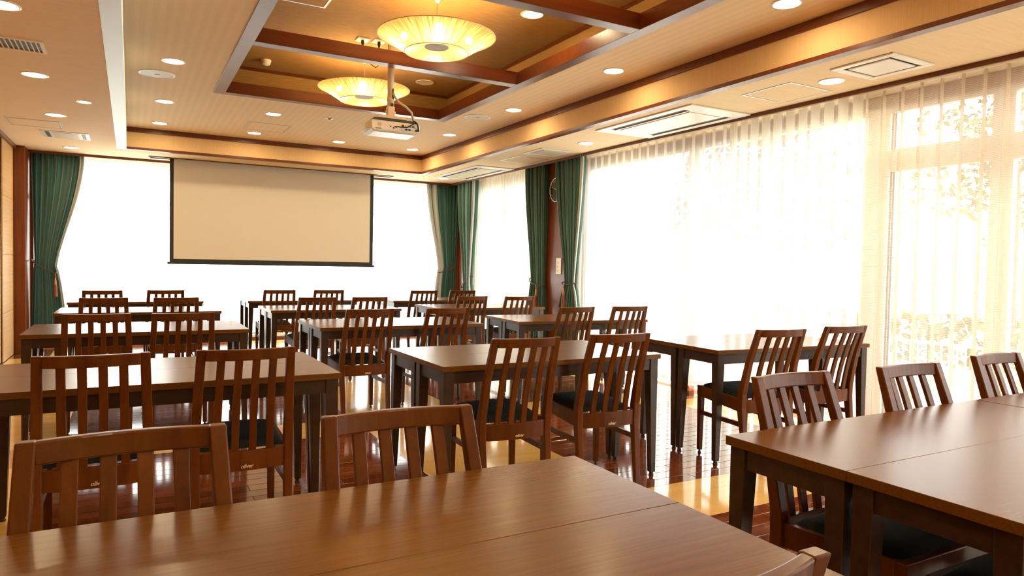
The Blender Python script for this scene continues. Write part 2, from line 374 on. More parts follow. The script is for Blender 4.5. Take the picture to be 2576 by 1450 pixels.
struct('ceiling_coffer', G().ubox(CX0-e-.1, CX1+e+.1, CY0-e-.1, CY1+e+.1, ZC, ZC+.1)
       .ubox(CX0-e-.1, CX0-e, CY0-e, CY1+e, ZH+.03, ZC).ubox(CX1+e, CX1+e+.1, CY0-e, CY1+e, ZH+.03, ZC)
       .ubox(CX0-e, CX1+e, CY1+e, CY1+e+.1, ZH+.03, ZC).ubox(CX0-e, CX1+e, CY0-e-.1, CY0-e, ZH+.03, ZC), 'coffer', label='recessed coffer lined with gold-brown paper')
struct('trim_11', G().ubox(CX0-e, CX0-e+.03, CY0-e, CY1+e, ZC-.06, ZC).ubox(CX1+e-.03, CX1+e, CY0-e, CY1+e, ZC-.06, ZC)
       .ubox(CX0-e+.03, CX1+e-.03, CY1+e-.03, CY1+e, ZC-.06, ZC), 'trim', 0, 'thin mahogany cornice inside the coffer')
rb = .205; zb0, zb1 = ZH - .012, ZH + .21
fr = thing('coffer_frame', uu(3.83, 9.3, ZH), 0, 'dark mahogany beam grid framing the ceiling coffer', 'beams')
def beam(nm, x0, x1, y0, y1):
    c = uu((x0+x1)/2, (y0+y1)/2, ZH); g = G().ubox(x0, x1, y0, y1, zb0, zb1)
    g.v = [tuple(Vector(p) - uu(3.83, 9.3, ZH)) for p in g.v]
    link(nm, g.mesh(nm, 'trim', .002), fr)
beam('side_beam', CX0, CX0+rb, CY0, CY1); beam('side_beam', CX1-rb, CX1, CY0, CY1)
beam('end_beam', CX0+rb, CX1-rb, CY1-rb, CY1); beam('end_beam', CX0+rb, CX1-rb, CY0, CY0+rb)
beam('cross_beam', CX0+rb, CX1-rb, 10.86, 11.07); beam('cross_beam', CX0+rb, CX1-rb, 7.46, 7.67)

# ------------------------------------------------------------------ windows
def window(nm, axis, p, spans, zs, lab):
    """spans: list of (a0,a1) panes along the wall; zs: list of (z0,z1); bars between"""
    g = G(); bar = .075; d0, d1 = p - .06, p + .06
    def bx(a0, a1, z0, z1, q0=d0, q1=d1):
        if axis == 'x': g.ubox(a0, a1, q0, q1, z0, z1)
        else: g.ubox(q0, q1, a0, a1, z0, z1)
    A0, A1 = spans[0][0], spans[-1][1]; Z0, Z1 = zs[0][0], zs[-1][1]
    edges = [(A0 - bar, A0)] + [(spans[i][1], spans[i+1][0]) for i in range(len(spans)-1)] + [(A1, A1 + bar)]
    for a0, a1 in edges: bx(a0, a1, Z0 - bar, Z1 + bar)
    hz = [(Z0 - bar, Z0)] + [(zs[i][1], zs[i+1][0]) for i in range(len(zs)-1)] + [(Z1, Z1 + bar)]
    for a0, a1 in spans:
        for z0, z1 in hz: bx(a0, a1, z0, z1)
    o = struct(nm, g, 'frame', 0, lab)
    for a0, a1 in spans:
        for z0, z1 in zs:
            gg = G()
            if axis == 'x': gg.ubox(a0, a1, p - .006, p + .006, z0, z1)
            else: gg.ubox(p - .006, p + .006, a0, a1, z0, z1)
            link('pane', gg.mesh('pane', 'glass'), o)
    return o
window('window_1', 'x', 22.07, [(-2.1, 1.1), (1.25, 3.9), (4.05, 6.7), (6.85, 9.65)], [(-2.25, 1.5), (1.62, 2.5)], 'wide window behind the projection screen')
window('window_2', 'y', 10.15, [(16.6, 18.2), (18.35, 20.1)], [(-2.3, 1.55), (1.75, 2.42)], 'narrow window between the corner and the clock pillar')
window('window_3', 'y', 10.15, [(6.78, 8.6), (8.75, 10.45), (10.75, 14.25)], [(-2.3, 2.42)], 'long fixed window beside the clock drape')
window('window_4', 'y', 10.15, [(1.2, 3.0), (3.3, 4.75), (5.02, 6.42)], [(-2.3, 1.53), (1.86, 2.42)], 'glazed garden door with transom at the right edge')
struct('wall_right_post', G().ubox(10.05, 10.25, 6.42, 6.78, -2.43, 2.58), 'frame', label='broad pale post between the fixed window and the garden door')
window('window_5', 'y', 10.15, [(-5.8, -3.0), (-2.7, .9)], [(-2.3, 2.42)], 'long fixed window behind the viewpoint')
# ------------------------------------------------------------------ tables
TW, TD, TH = 2.745*K, .799*K, 1.43*K
def table_proto():
    t = link('conference_table', None); tt = .0275
    a, b = TW/2, TD/2
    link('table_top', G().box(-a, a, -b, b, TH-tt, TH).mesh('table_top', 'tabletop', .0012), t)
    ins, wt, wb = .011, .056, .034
    for sx in (-1, 1):
        for sy_ in (-1, 1):
            def ring(wd, z):
                x0 = sx*(a-ins); x1 = sx*(a-ins-wd); y0 = sy_*(b-ins); y1 = sy_*(b-ins-wd)
                X0, X1, Y0, Y1 = min(x0, x1), max(x0, x1), min(y0, y1), max(y0, y1)
                return [(X0, Y0, z), (X1, Y0, z), (X1, Y1, z), (X0, Y1, z)]
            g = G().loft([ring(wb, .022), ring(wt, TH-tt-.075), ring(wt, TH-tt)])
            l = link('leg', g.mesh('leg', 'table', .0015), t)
            cx, cyy = sx*(a-ins-wb/2), sy_*(b-ins-wb/2)
            link('foot_glide', G().lathe([(.012, .022), (.012, .010), (.015, .007), (.015, 0)], 12, (cx, cyy, 0), True).mesh('foot_glide', 'glide'), l)
    z0, z1 = TH-tt-.064, TH-tt; q = ins + wt; th = .02; si = .018
    for s in (-1, 1):
        y = s*(b - si); link('long_apron', G().box(-a+q, a-q, min(y, y-s*th), max(y, y-s*th), z0, z1).mesh('long_apron', 'table'), t)
        x = s*(a - si); link('end_apron', G().box(min(x, x-s*th), max(x, x-s*th), -b+q, b-q, z0, z1).mesh('end_apron', 'table'), t)
    return t
tp = table_proto(); tfirst = [True]
def put_table(cx, cyy, rz, label, group):
    if tfirst[0]: o = tp; tfirst[0] = False
    else: o = copy_tree(tp)
    o.location = (cx*K, cyy*K, 0); o.rotation_euler = (0, 0, rz)
    tag(o, label, 'table', group)
def pair(x0, y0, rot, where, group='dark conference tables set in pairs'):
    """x0,y0: near-left corner of the pair in survey units"""
    r = math.radians(rot); h = .80
    for i, nm in enumerate(('near', 'far')):
        lx, ly = 1.3725, .4 + i*h + (.001 if i else 0)
        put_table(x0 + lx*math.cos(r) - ly*math.sin(r), y0 + lx*math.sin(r) + ly*math.cos(r), r,
                  f'dark brown wooden table, {nm} half of the {where}', group)
pair(-.69, 1.39, 0, 'large foreground pair at bottom left')
pair(3.14, 1.37, 0, 'pair at the right edge with grey sheen')
pair(5.90, 1.37, 0, 'pair cut off by the right frame edge')
pair(-1.08, 6.14, 0, 'second-row pair in the left block')
pair(2.655, 6.13, 0, 'second-row pair in the middle block')
pair(6.31, 6.13, -3.5, 'second-row pair beside the window')
pair(-1.23, 10.55, 0, 'third-row pair in the left block')
pair(2.50, 10.42, 0, 'third-row pair in the middle block')
pair(6.02, 10.58, -5, 'third-row pair beside the window')
pair(-1.19, 14.42, 0, 'fourth-row pair in the left block')
pair(2.46, 14.35, 0, 'fourth-row pair in the middle block')
pair(6.03, 14.25, -2, 'fourth-row pair beside the window')
pair(-1.22, 17.85, 0, 'farthest pair below the screen, left block')
pair(2.52, 17.85, 0, 'farthest pair below the screen, middle block')
pair(6.08, 17.4, 0, 'farthest pair by the corner drapes')

# ------------------------------------------------------------------ chairs
CH = .880
def chair_proto():
    c = link('slat_back_chair', None)
    def bar(nm, rings, bev=.003, mat='chair', par=c): return link(nm, G().loft(rings).mesh(nm, mat, bev, seg=2), par)
    def rect(x0, x1, y0, y1, z): return [(x0, y0, z), (x1, y0, z), (x1, y1, z), (x0, y1, z)]
    for s in (-1, 1):
        l = bar('leg', [rect(s*.186-.014, s*.186+.014, .170, .198, .022), rect(s*.184-.018, s*.184+.018, .166, .203, .40)])
        link('foot_glide', G().lathe([(.007, .022), (.007, .012), (.011, .008), (.011, 0)], 10, (s*.186, .184, 0), True).mesh('foot_glide', 'glide'), l)
        def pr(x, y, z, wx=.0175, wy=.02): return rect(x-wx, x+wx, y-wy, y+wy, z)
        b = bar('back_post', [pr(s*.180, -.262, .012, .015, .015), pr(s*.184, -.232, .25, .0175, .019), pr(s*.186, -.214, .385, .0185, .024), pr(s*.186, -.218, .47, .0185, .023),
                              pr(s*.180, -.262, .66, .018, .018), pr(s*.1715, -.336, CH, .0175, .0135)], .004)
        link('foot_glide', G().lathe([(.011, .012), (.011, 0)], 10, (s*.180, -.262, 0), True).mesh('foot_glide', 'glide'), b)
        bar('side_rail', [[(s*.184-.011, -.20, .356), (s*.184+.011, -.20, .356), (s*.184+.011, -.20, .434), (s*.184-.011, -.20, .434)],
                          [(s*.186-.011, .172, .384), (s*.186+.011, .172, .384), (s*.186+.011, .172, .456), (s*.186-.011, .172, .456)]], .002)
        bar('stretcher', [[(s*.184-.008, -.228, .262), (s*.184+.008, -.228, .262), (s*.184+.008, -.228, .292), (s*.184-.008, -.228, .292)],
                          [(s*.186-.008, .172, .262), (s*.186+.008, .172, .262), (s*.186+.008, .172, .292), (s*.186-.008, .172, .292)]], .002)
    bar('front_rail', [[(-.20, y, z) for y, z in ((.17, .392), (.209, .392), (.209, .458), (.17, .458))], [(.20, y, z) for y, z in ((.17, .392), (.209, .392), (.209, .458), (.17, .458))]], .004)
    # bowed rails across the back
    def bow(x): return -.026*(1 - (x/.165)**2)
    n = 12
    xs = [-.158 + .316*i/n for i in range(n+1)]
    bar('top_rail', [[(x, -.340+bow(x), CH-.047), (x, -.316+bow(x), CH-.047), (x, -.324+bow(x), CH-.001), (x, -.346+bow(x), CH-.001)] for x in xs], .004)
    xs = [-.172 + .344*i/n for i in range(n+1)]
    rear = bar('rear_rail', [[(x, -.232+bow(x)*.7, .350), (x, -.212+bow(x)*.7, .350), (x, -.212+bow(x)*.7, .434), (x, -.232+bow(x)*.7, .434)] for x in xs], .002)
    for x in (-.102, -.034, .034, .102):
        bt, bb = bow(x), bow(x)*.7; rings = []
        for t in range(7):
            q = t/6; z = .428 + (CH-.042-.428)*q
            y = (-.222 + bb)*(1-q) + (-.330 + bt)*q + .014*math.sin(math.pi*q)
            xx = x*(1.04 - .06*q); rings.append(rect(xx-.0152, xx+.0152, y-.0075, y+.0075, z))
        bar('slat', rings, .002)
    g = G()
    def cu(u, v):
        X, Y = 2*u-1, 2*v-1
        k = (1 - abs(X)**5)*(1 - abs(Y)**5)
        wx = .178 + .012*v
        return (X*wx*(1-.0*abs(Y)), .006 + Y*.186, .430 + .022*v + .038*k**.55)
    g.grid(16, 16, cu)
    link('cushion', g.mesh('cushion', 'cushion', 0, True), c)
    # maker lettering on the rear rail
    cu_ = bpy.data.curves.new('maker_lettering', 'FONT'); cu_.body = 'oliver'; cu_.size = .0225; cu_.shear = .25; cu_.extrude = .0003; cu_.space_character = .95; cu_.offset = .0004; cu_.resolution_u = 2
    to = bpy.data.objects.new('tmp_text', cu_); COL.objects.link(to)
    dg = bpy.context.evaluated_depsgraph_get(); me = bpy.data.meshes.new_from_object(to.evaluated_get(dg))
    bpy.data.objects.remove(to); bpy.data.curves.remove(cu_); me.name = 'maker_lettering'; me.materials.clear(); me.materials.append(M['gilt'])
    o = link('maker_lettering', me, rear, (-.012, -.2338 + bow(.01)*.7, .363), (math.pi/2, 0, 0)); o['label'] = 'small gilt maker lettering'
    return c
cpr = chair_proto(); cfirst = [True]
def put_chair(x, y, rz, label, group):
    if cfirst[0]: o = cpr; cfirst[0] = False
    else: o = copy_tree(cpr)
    o.location = (x, y, 0); o.rotation_euler = (0, 0, rz); tag(o, label, 'chair', group)
def chair_top(tx, ty, rot, label, group='slat-back chairs facing the screen', flip=False):
    """tx,ty: middle of the top rail between the posts, survey units"""
    r = math.radians(rot) + (math.pi if flip else 0)
    put_chair(tx*K - .336*math.sin(r), ty*K + .336*math.cos(r), r, label, group)
s_ = .705/.68
rows = [
 ('second-row', [((-.23, 5.62, 0), (.79, 5.61, 0)), ((3.26, 5.57, -3), (4.40, 5.61, -4)), ((6.58, 5.42, -7), (7.85, 5.49, -4))]),
 ('third-row', [((-.35, 9.64, 1), (.59, 9.58, 1)), ((3.07, 9.78, 1), (4.31, 9.79, 1)), ((6.55, 9.54, 1), (7.67, 9.53, -4))]),
 ('fourth-row', [((-.39, 13.46, 1), (.71, 13.40, 3)), ((3.11, 13.19, 2), (4.14, 13.22, 2)), ((6.43, 13.31, 2), (7.48, 13.12, -2))]),
 ('farthest-row', [((-.50, 16.46, 0), (.67, 16.54, 2)), ((3.04, 16.60, 0), (4.18, 16.59, 0)), ((6.51, 16.30, 0), (7.57, 16.28, 0))])]
bl = ['left-block table', 'middle-block table', 'window-side table']
for rn, cols in rows:
    for ci, prs in enumerate(cols):
        for side, (x, y, r) in zip(('left', 'right'), prs):
            chair_top(x*s_, y*s_, r, f'mahogany slat-back chair, {side} of the two at the {rn} {bl[ci]}')
gf = 'chairs facing the viewer across the nearest tables'
chair_top(-.01*s_, 3.05*s_, 1, 'large mahogany chair back at bottom left behind the foreground table', gf, True)
chair_top(1.09*s_, 3.01*s_, -1, 'mahogany chair back behind the right end of the foreground table', gf, True)
chair_top(3.81*s_, 3.05*s_, 0, 'mahogany chair behind the right-hand table, nearest its left corner', gf, True)
chair_top(5.04*s_, 3.01*s_, -1, 'mahogany chair behind the right-hand table, second from its left corner', gf, True)
chair_top(6.47*s_, 3.12*s_, 0, 'mahogany chair behind the right-hand table, cut by the frame edge', gf, True)
gn = 'chairs pushed under the nearest tables from this side'
chair_top(1.17, 1.118, 0, 'mahogany chair with only its glossy top corner showing at the bottom edge', gn)
put_chair(3.93*K, 1.58*K, 0, 'dark chair seat tucked under the right-hand table, left one', gn)
put_chair(5.12*K, 1.56*K, 0, 'dark chair seat tucked under the right-hand table, right one', gn)

# ------------------------------------------------------------------ curtains
def drape(nm, axis, top, tie, bot, p, ztop, ztie, zbot, folds, label, lining=None, skew=0.0, phase=0.0):
    """axis 'x': spans x at y=p; 'y': spans y at x=p (survey units)"""
    g = G(); depth = -1
    def edge(v):
        z = ztop + (zbot - ztop)*v
        if z >= ztie:
            t = (ztop - z)/(ztop - ztie); t2 = t*t*(3-2*t)*.6 + .4*t**2.2
            a = [top[i] + (tie[i]-top[i])*t2 for i in (0, 1)]; am = 1 - .55*t2
        else:
            t = (ztie - z)/(ztie - zbot); t2 = min(1, t*1.6)**.6
            a = [tie[i] + (bot[i]-tie[i])*t2 for i in (0, 1)]; am = .45 + .35*t2
        return z, a, am
    def fn(u, v):
        z, a, am = edge(v)
        ph = 2*math.pi*folds*(u + .035*math.sin(7*u+phase)) + phase
        off = .105*am*(math.sin(ph) + .28*math.sin(1.7*ph + 1.1))*(1 - .25*math.sin(3*u))
        s = a[0] + (a[1]-a[0])*u + .02*am*math.sin(ph*1.0+1.3)
        zs = z + skew*(u-.5)*math.exp(-((z-ztie)/.35)**2)
        q = p - off
        return (s*K, q*K, zz(zs)) if axis == 'x' else (q*K, s*K, zz(zs))
    g.grid(150, 46, fn)
    base = uu((top[0]+top[1])/2, p, zbot) if axis == 'x' else uu(p, (top[0]+top[1])/2, zbot)
    o = thing(nm, base, 0, label, 'curtain', 'green drapes tied back beside the windows')
    g.v = [tuple(Vector(v) - base) for v in g.v]
    link('drape_cloth', g.mesh('drape_cloth', 'green', 0, True), o)
    if lining:
        g2 = G()
        def f2(u, v):
            z, a, am = edge(v); e0, e1 = lining
            s = a[e0] + (a[1-e0]-a[e0])*(-.04 + u*e1) 
            off = .045*am*math.sin(9*u + 1) + .05
            zs = z
            return (s*K, (p - off - .04)*K, zz(zs)) if axis == 'x' else ((p - off - .04)*K, s*K, zz(zs))
        g2.grid(16, 40, f2); g2.v = [tuple(Vector(v) - base) for v in g2.v]
        link('lining_edge', g2.mesh('lining_edge', 'lining', 0, True), o)
    return o
def tieback(axis, a0, a1, p, z0, z1, tz, label, depth=.16, tass=True):
    """rope from (a0,z0) to (a1,z1) round the drape with a tassel at a=tz"""
    g = G(); pts = []
    n = 40
    for i in range(n+1):
        t = i/n*2*math.pi; a = (a0+a1)/2 + (a1-a0)/2*1.02*math.cos(t); q = p - .05 - depth*.8*math.sin(t)
        f = (a - a0)/(a1 - a0); z = z0 + (z1-z0)*f - .05*max(0, math.sin(t))
        pts.append((a*K, q*K, zz(z)) if axis == 'x' else (q*K, a*K, zz(z)))
    base = Vector(pts[0]); f = (tz - a0)/(a1 - a0); zt = z0 + (z1-z0)*f - .05
    o = thing('curtain_tieback', base, 0, label, 'tieback', 'rope tiebacks with tassels')
    g.tube(pts, .0075, 8); g.v = [tuple(Vector(v) - base) for v in g.v]
    link('rope', g.mesh('rope', 'rope', 0, True), o)
    if not tass: return
    q = p - depth - .03
    c = (tz*K, q*K, zz(zt)) if axis == 'x' else (q*K, tz*K, zz(zt))
    c = Vector(c) - base
    k = G().tube([c + Vector((0, 0, .01)), c + Vector((0, 0, -.05))], .004, 6).lathe([(.003, -.045), (.010, -.06), (.013, -.12), (.016, -.135)], 14, c, True)
    link('tassel_cap', k.mesh('tassel_cap', 'gold', 0, True), o)
    k = G().lathe([(.014, -.13), (.020, -.145), (.022, -.17), (.026, -.25), (.029, -.295)], 20, c, True)
    link('tassel_fringe', k.mesh('tassel_fringe', 'tassel'), o)
PB, PR = 21.62, 9.70
drape('drape', 'x', (-2.24, -1.10), (-2.17, -1.70), (-2.24, -1.50), PB-.10, 2.69, -.25, -2.38, 9, 'dark green drape tied back by the oak panels, far left', (1, .1), -.25)
tieback('x', -2.22, -1.69, PB-.08, -.10, -.42, -1.70, 'brown rope tieback with tassel on the far left drape', .17)
drape('drape', 'x', (8.62, 9.80), (9.06, 9.70), (8.90, 9.68), PB-.10, 2.69, -.12, -2.38, 9, 'green drape with grey lining edge at the right of the screen', (0, .34), .2)
tieback('x', 9.04, 9.66, PB-.08, -.28, -.05, 9.3, 'brown rope tieback on the drape right of the screen', .17, False)
drape('drape', 'y', (21.05, 19.68), (20.55, 19.93), (20.6, 19.78), PR-.12, 2.69, -.62, -2.38, 7, 'green drape in the far right corner beside the narrow window', (1, .12), 0, 1.0)
tieback('y', 20.58, 19.9, PR-.10, -.75, -.35, 20.0, 'brown rope tieback on the corner drape by the narrow window', .15, False)
drape('drape', 'y', (16.42, 15.40), (16.1, 15.45), (16.25, 15.35), PR-.14, 2.69, -.42, -2.38, 8, 'dark green drape on the left side of the clock', None, 0, .4)
tieback('y', 16.12, 15.42, PR-.14, -.35, -.52, 15.6, 'brown rope tieback with tassel left of the mahogany pillar', .15)
drape('drape', 'y', (14.92, 13.66), (14.42, 13.94), (14.85, 13.70), PR-.16, 2.69, -.48, -2.38, 9, 'green drape with bright folds overlapping the clock', (1, .10), 0, 2.0)
tieback('y', 14.46, 13.90, PR-.16, -.40, -.40, 14.22, 'brown rope tieback with tassel right of the mahogany pillar', .17)

def sheer(axis, a0, a1, p, z0, z1, period, amp, mat, label, gather=0):
    n = max(1, round(abs(a1-a0)/period)); nu = n*10; g = G()
    rnd = [random.uniform(-1, 1) for _ in range(n+2)]
    def fn(u, v):
        z = z1 + (z0-z1)*v
        q = u*n; i = int(q); f = q - i; wob = rnd[i]*(1-f) + rnd[i+1]*f
        off = amp*(math.sin(2*math.pi*q) + .4*wob) * (.75 + .35*v)
        s = a0 + (a1-a0)*u + period*.12*wob*v + period*.16*math.sin(2*math.pi*q*1.0 + 1.2)
        P_ = p + off
        return (s*K, P_*K, zz(z)) if axis == 'x' else (P_*K, s*K, zz(z))
    g.grid(nu, 18, fn, lambda u, v: (u*n, v*2.6))
    base = Vector(fn(0, 1)); g.v = [tuple(Vector(v) - base) for v in g.v]
    o = link('sheer_curtain', g.mesh('sheer_curtain', mat, 0, True), None, base)
    return tag(o, label, 'sheer curtain', 'voile curtains hung across the windows')
sheer('x', -2.0, 3.75, 21.70, -2.16, 2.695, .30, .045, 'sheerb', 'brilliant white voile curtain left of and behind the screen')
sheer('x', 3.72, 9.6, 21.70, -2.16, 2.695, .30, .045, 'sheerb', 'brilliant white voile curtain behind the screen, ending at the right drape')
sheer('y', 20.35, 18.1, 9.77, -2.34, 2.695, .17, .045, 'sheerc', 'cream voile in the narrow window, half nearest the corner')
sheer('y', 18.15, 16.1, 9.77, -2.34, 2.695, .19, .045, 'sheerc', 'cream voile in the narrow window, half nearest the clock pillar')
sheer('y', 14.42, 9.2, 9.77, -2.34, 2.695, .27, .04, 'sheer', 'pale voile on the long window, panel next to the clock drape')
sheer('y', 9.3, 6.55, 9.745, -2.34, 2.695, .24, .045, 'sheerc', 'cream voile on the long window, middle gathered panel')
sheer('y', 6.6, 2.2, 9.77, -2.34, 2.695, .28, .03, 'sheerd', 'beige voile on the long window, panel at the right frame edge')
sheer('y', 2.25, -5.8, 9.77, -2.34, 2.695, .30, .03, 'sheer', 'beige voile on the long window outside the right frame edge')

# ------------------------------------------------------------------ projection screen
sc = thing('projection_screen', uu(3.73, 20.75, 2.7), 0, 'large pull-down projection screen with black border', 'screen')
def part(nm, g, mat, par, base, bev=0, smooth=False, label=None):
    g.v = [tuple(Vector(v) - base) for v in g.v]
    o = link(nm, g.mesh(nm, mat, bev, smooth), par)
    if label: o['label'] = label
    return o
sb = uu(3.73, 20.75, 2.7)
part('screen_fabric', G().ubox(1.02, 6.455, 20.745, 20.755, 0.0, 2.69), 'screen', sc, sb)
part('black_border', G().ubox(.925, 1.02, 20.744, 20.756, -.09, 2.69).ubox(6.455, 6.56, 20.744, 20.756, -.09, 2.69).ubox(1.02, 6.455, 20.744, 20.756, -.09, 0), 'black', sc, sb)
part('bottom_bar', G().ubox(.87, 6.61, 20.72, 20.78, -.145, -.085), 'black', sc, sb, .004)
part('slot_frame', G().ubox(.42, 7.15, 20.60, 20.64, 2.675, 2.705).ubox(.42, 7.15, 20.86, 20.90, 2.675, 2.705).ubox(.42, .46, 20.64, 20.86, 2.675, 2.705).ubox(7.11, 7.15, 20.64, 20.86, 2.675, 2.705), 'trim', sc, sb)
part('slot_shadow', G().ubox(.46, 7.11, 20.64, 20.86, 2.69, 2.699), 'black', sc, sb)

# ------------------------------------------------------------------ pendant lamps
def lamp(x, y, label, cords=True):
    zr = 3.245; c = uu(x, y, zr)
    o = thing('pendant_lamp', uu(x, y, ZC), 0, label, 'pendant lamp', 'shallow bowl pendant lamps in the coffer'); b = uu(x, y, ZC)
    R = .84*K; r1 = .455*K; r2 = .175*K; d = .225*K
    def ringsheet(prof, nm, mat='shade'):
        n = 96; g = G()
        def fn(u, v):
            q = v*(len(prof)-1); i = min(int(q), len(prof)-2); f = q - i
            r = prof[i][0]*(1-f) + prof[i+1][0]*f; z = prof[i][1]*(1-f) + prof[i+1][1]*f
            t = 2*math.pi*u; return (c.x + r*math.cos(t), c.y + r*math.sin(t), c.z + z)
        g.grid(n, len(prof)*2, fn, lambda u, v: (u, v)); return part(nm, g, mat, o, b, 0, True)
    ringsheet([(R*(1-.0) - (R-r1)*t, -d*(t**1.15)) for t in [0, .25, .5, .75, 1]], 'lamp_shade')
    ringsheet([(r1 - (r1-r2)*t, -d + (.075*K)*t) for t in [0, .5, 1]], 'shade_underside')
    n = 64
    for rr, z, nm in ((R, 0, 'rim_wire'), (r1, -d, 'lower_wire')):
        g = G().tube([(c.x + rr*math.cos(2*math.pi*k/n), c.y + rr*math.sin(2*math.pi*k/n), c.z + z) for k in range(n+1)], .0035, 6); part(nm, g, 'gilt', o, b, 0, True)
    part('metal_disc', G().lathe([(.001, -d+.07*K), (r2*.95, -d+.07*K), (r2*1.02, -d+.08*K), (r2*1.02, -d+.10*K), (.001, -d+.10*K)], 40, c), 'disc', o, b)
    part('rod', G().cyl((c.x, c.y, 0), .006, c.z - d + .1*K, zz(ZC) - .05, 10), 'chrome', o, b)
    part('ceiling_canopy', G().lathe([(.07, zz(ZC)), (.066, zz(ZC)-.01), (.008, zz(ZC)-.075), (.008, zz(ZC)-.09)], 8, (c.x, c.y, 0), True), 'chrome', o, b)
    for k in range(4):
        t = math.pi/4 + k*math.pi/2 + .45; r = .46*K; p_ = Vector((c.x + r*math.cos(t), c.y + r*math.sin(t), c.z - .02*K))
        part('arm', G().tube([(c.x, c.y, p_.z + .01), tuple(p_)], .004, 6), 'chrome', o, b)
        part('bulb', G().lathe([(.003, -.028), (.02, -.020), (.028, 0), (.020, .020), (.003, .028)], 14, p_, True), 'bulb', o, b, 0, True)
lamp(3.83, 9.26, 'glowing thread bowl pendant lamp, nearer one above the projector')
lamp(3.83, 12.75, 'glowing thread bowl pendant lamp, farther one behind the projector pole')
lamp(3.83, 5.85, 'unseen glowing bowl pendant lamp added in the coffer bay overhead')  # third lamp out of view, added to light the room

# ------------------------------------------------------------------ downlights and ceiling fittings
def downlight(x, y, zc, label, r=.185, lit=True, group='round recessed downlights'):
    c = uu(x, y, zc); o = thing('downlight', c, 0, label, 'downlight', group); R = r*K
    link('trim_ring', G().lathe([(R, 0), (R, -.004), (R*.86, -.006), (R*.80, -.001)], 36).mesh('trim_ring', 'white', 0, True), o)
    link('lens', G().lathe([(R*.81, -.0015), (.0005, -.0015)], 36).mesh('lens', 'lens' if lit else 'cream'), o)
hi = 'raised ceiling'
downlight(.615, 12.71, ZH, 'downlight above the speaker left of the coffer')
downlight(.615, 16.03, ZH, 'downlight left of the coffer, middle of the left row')
downlight(.615, 18.66, ZH, 'downlight in the far left corner of the raised ceiling')
downlight(2.765, 16.02, ZH, 'downlight beyond the coffer, beside the access hatch')
downlight(2.765, 18.67, ZH, 'downlight below the access hatch, near the back fascia')
downlight(4.92, 18.67, ZH, 'downlight by the back fascia, left of the projector')
downlight(7.02, 18.65, ZH, 'downlight in the far right corner of the raised ceiling')
downlight(4.90, 16.03, ZH, 'downlight half hidden behind the projector')
downlight(7.00, 16.0, ZH, 'downlight right of the projector, beyond the round speaker')
downlight(7.00, 12.69, ZH, 'downlight right of the coffer, nearest the round speaker')
downlight(6.98, 9.26, ZH, 'downlight right of the coffer, halfway along the fascia')
downlight(6.97, 5.82, ZH, 'downlight at the top edge, near the fascia')
downlight(.615, 9.3, ZH, 'downlight left of the coffer above the top frame edge')
downlight(.615, 5.8, ZH, 'downlight left of the coffer close overhead')
downlight(6.97, 2.4, ZH, 'downlight right of the coffer beyond the frame')
for x, nx in ((.615, 'left wall'), (2.765, 'coffer left edge'), (4.90, 'coffer right edge'), (7.0, 'window side')):
    for y, ny in ((2.5, 'just past the coffer'), (-.2, 'above the viewpoint'), (-2.9, 'behind the viewpoint')):
        if not (x == 7.0 and y == 2.5): downlight(x, y, ZH, f'overhead downlight {ny}, {nx}')
downlight(-1.25, 12.52, ZL, 'downlight in the left soffit below the slotted vent')
downlight(-1.22, 9.25, ZL, 'downlight at the top left corner of the picture')
downlight(-.71, 14.2, ZL, 'small downlight beside the metal ceiling rail', .125)
downlight(-1.255, 15.82, ZL, 'downlight just above the left access hatch')
downlight(-1.28, 20.27, ZL, 'downlight in front of the far left drape')
downlight(8.70, 6.45, ZL, 'downlight between the square vent and access hatch')
downlight(8.72, 12.52, ZL, 'downlight between the air conditioner and square grille')
downlight(8.66, 3.72, ZL, 'downlight at the right edge of the picture')
downlight(8.65, 20.17, ZL, 'downlight in the far right corner of the soffit')
downlight(-1.25, 5.9, ZL, 'downlight in the left soffit behind the frame')
downlight(5.40, 9.25, ZC, 'bright downlight inside the coffer, right of the near pendant', .185)
o = thing('ceiling_blank', uu(5.48, 13.87, ZC), 0, 'unlit round cream cover inside the coffer', 'cover plate')
link('cover_disc', G().lathe([(.20*K, 0), (.20*K, -.004), (.18*K, -.008), (.17*K, -.005), (.001, -.005)], 36).mesh('cover_disc', 'cream', 0, True), o)
for x, y, lab in ((.407, 13.74, 'round ceiling speaker left of the coffer'), (6.68, 13.75, 'round ceiling speaker right of the projector')):
    o = thing('ceiling_speaker', uu(x, y, ZH), 0, lab, 'speaker', 'round ceiling speakers'); R = .30*K
    link('outer_ring', G().lathe([(R, 0), (R, -.005), (R*.9, -.008), (R*.86, -.003)], 40).mesh('outer_ring', 'white', 0, True), o)
    link('grille', G().lathe([(R*.87, -.004), (R*.5, -.006), (.001, -.0065)], 40).mesh('grille', 'grille', 0, True), o)
    link('badge', G().box(-.022, .022, -.004, .004, -.0085, -.006).mesh('badge', 'dark'), o)
def hatch(x0, x1, y0, y1, z, label, paper):
    b = uu((x0+x1)/2, (y0+y1)/2, z); o = thing('access_hatch', b, 0, label, 'access hatch', 'ceiling access hatches')
    f = .035
    for nm, a in (('frame_side', (x0, x0+f, y0, y1)), ('frame_side', (x1-f, x1, y0, y1)), ('frame_end', (x0+f, x1-f, y0, y0+f)), ('frame_end', (x0+f, x1-f, y1-f, y1))):
        part(nm, G().ubox(*a, z-.008, z), 'alu', o, b)
    part('hatch_panel', G().ubox(x0+f+.01, x1-f-.01, y0+f+.01, y1-f-.01, z-.006, z), paper, o, b)
hatch(2.43, 3.40, 17.17, 18.2, ZH, 'pale square access hatch beyond the coffer', 'ceil')
hatch(1.70, 2.59, 9.70, 10.70, ZC, 'white-framed access hatch inside the coffer', 'coffer')
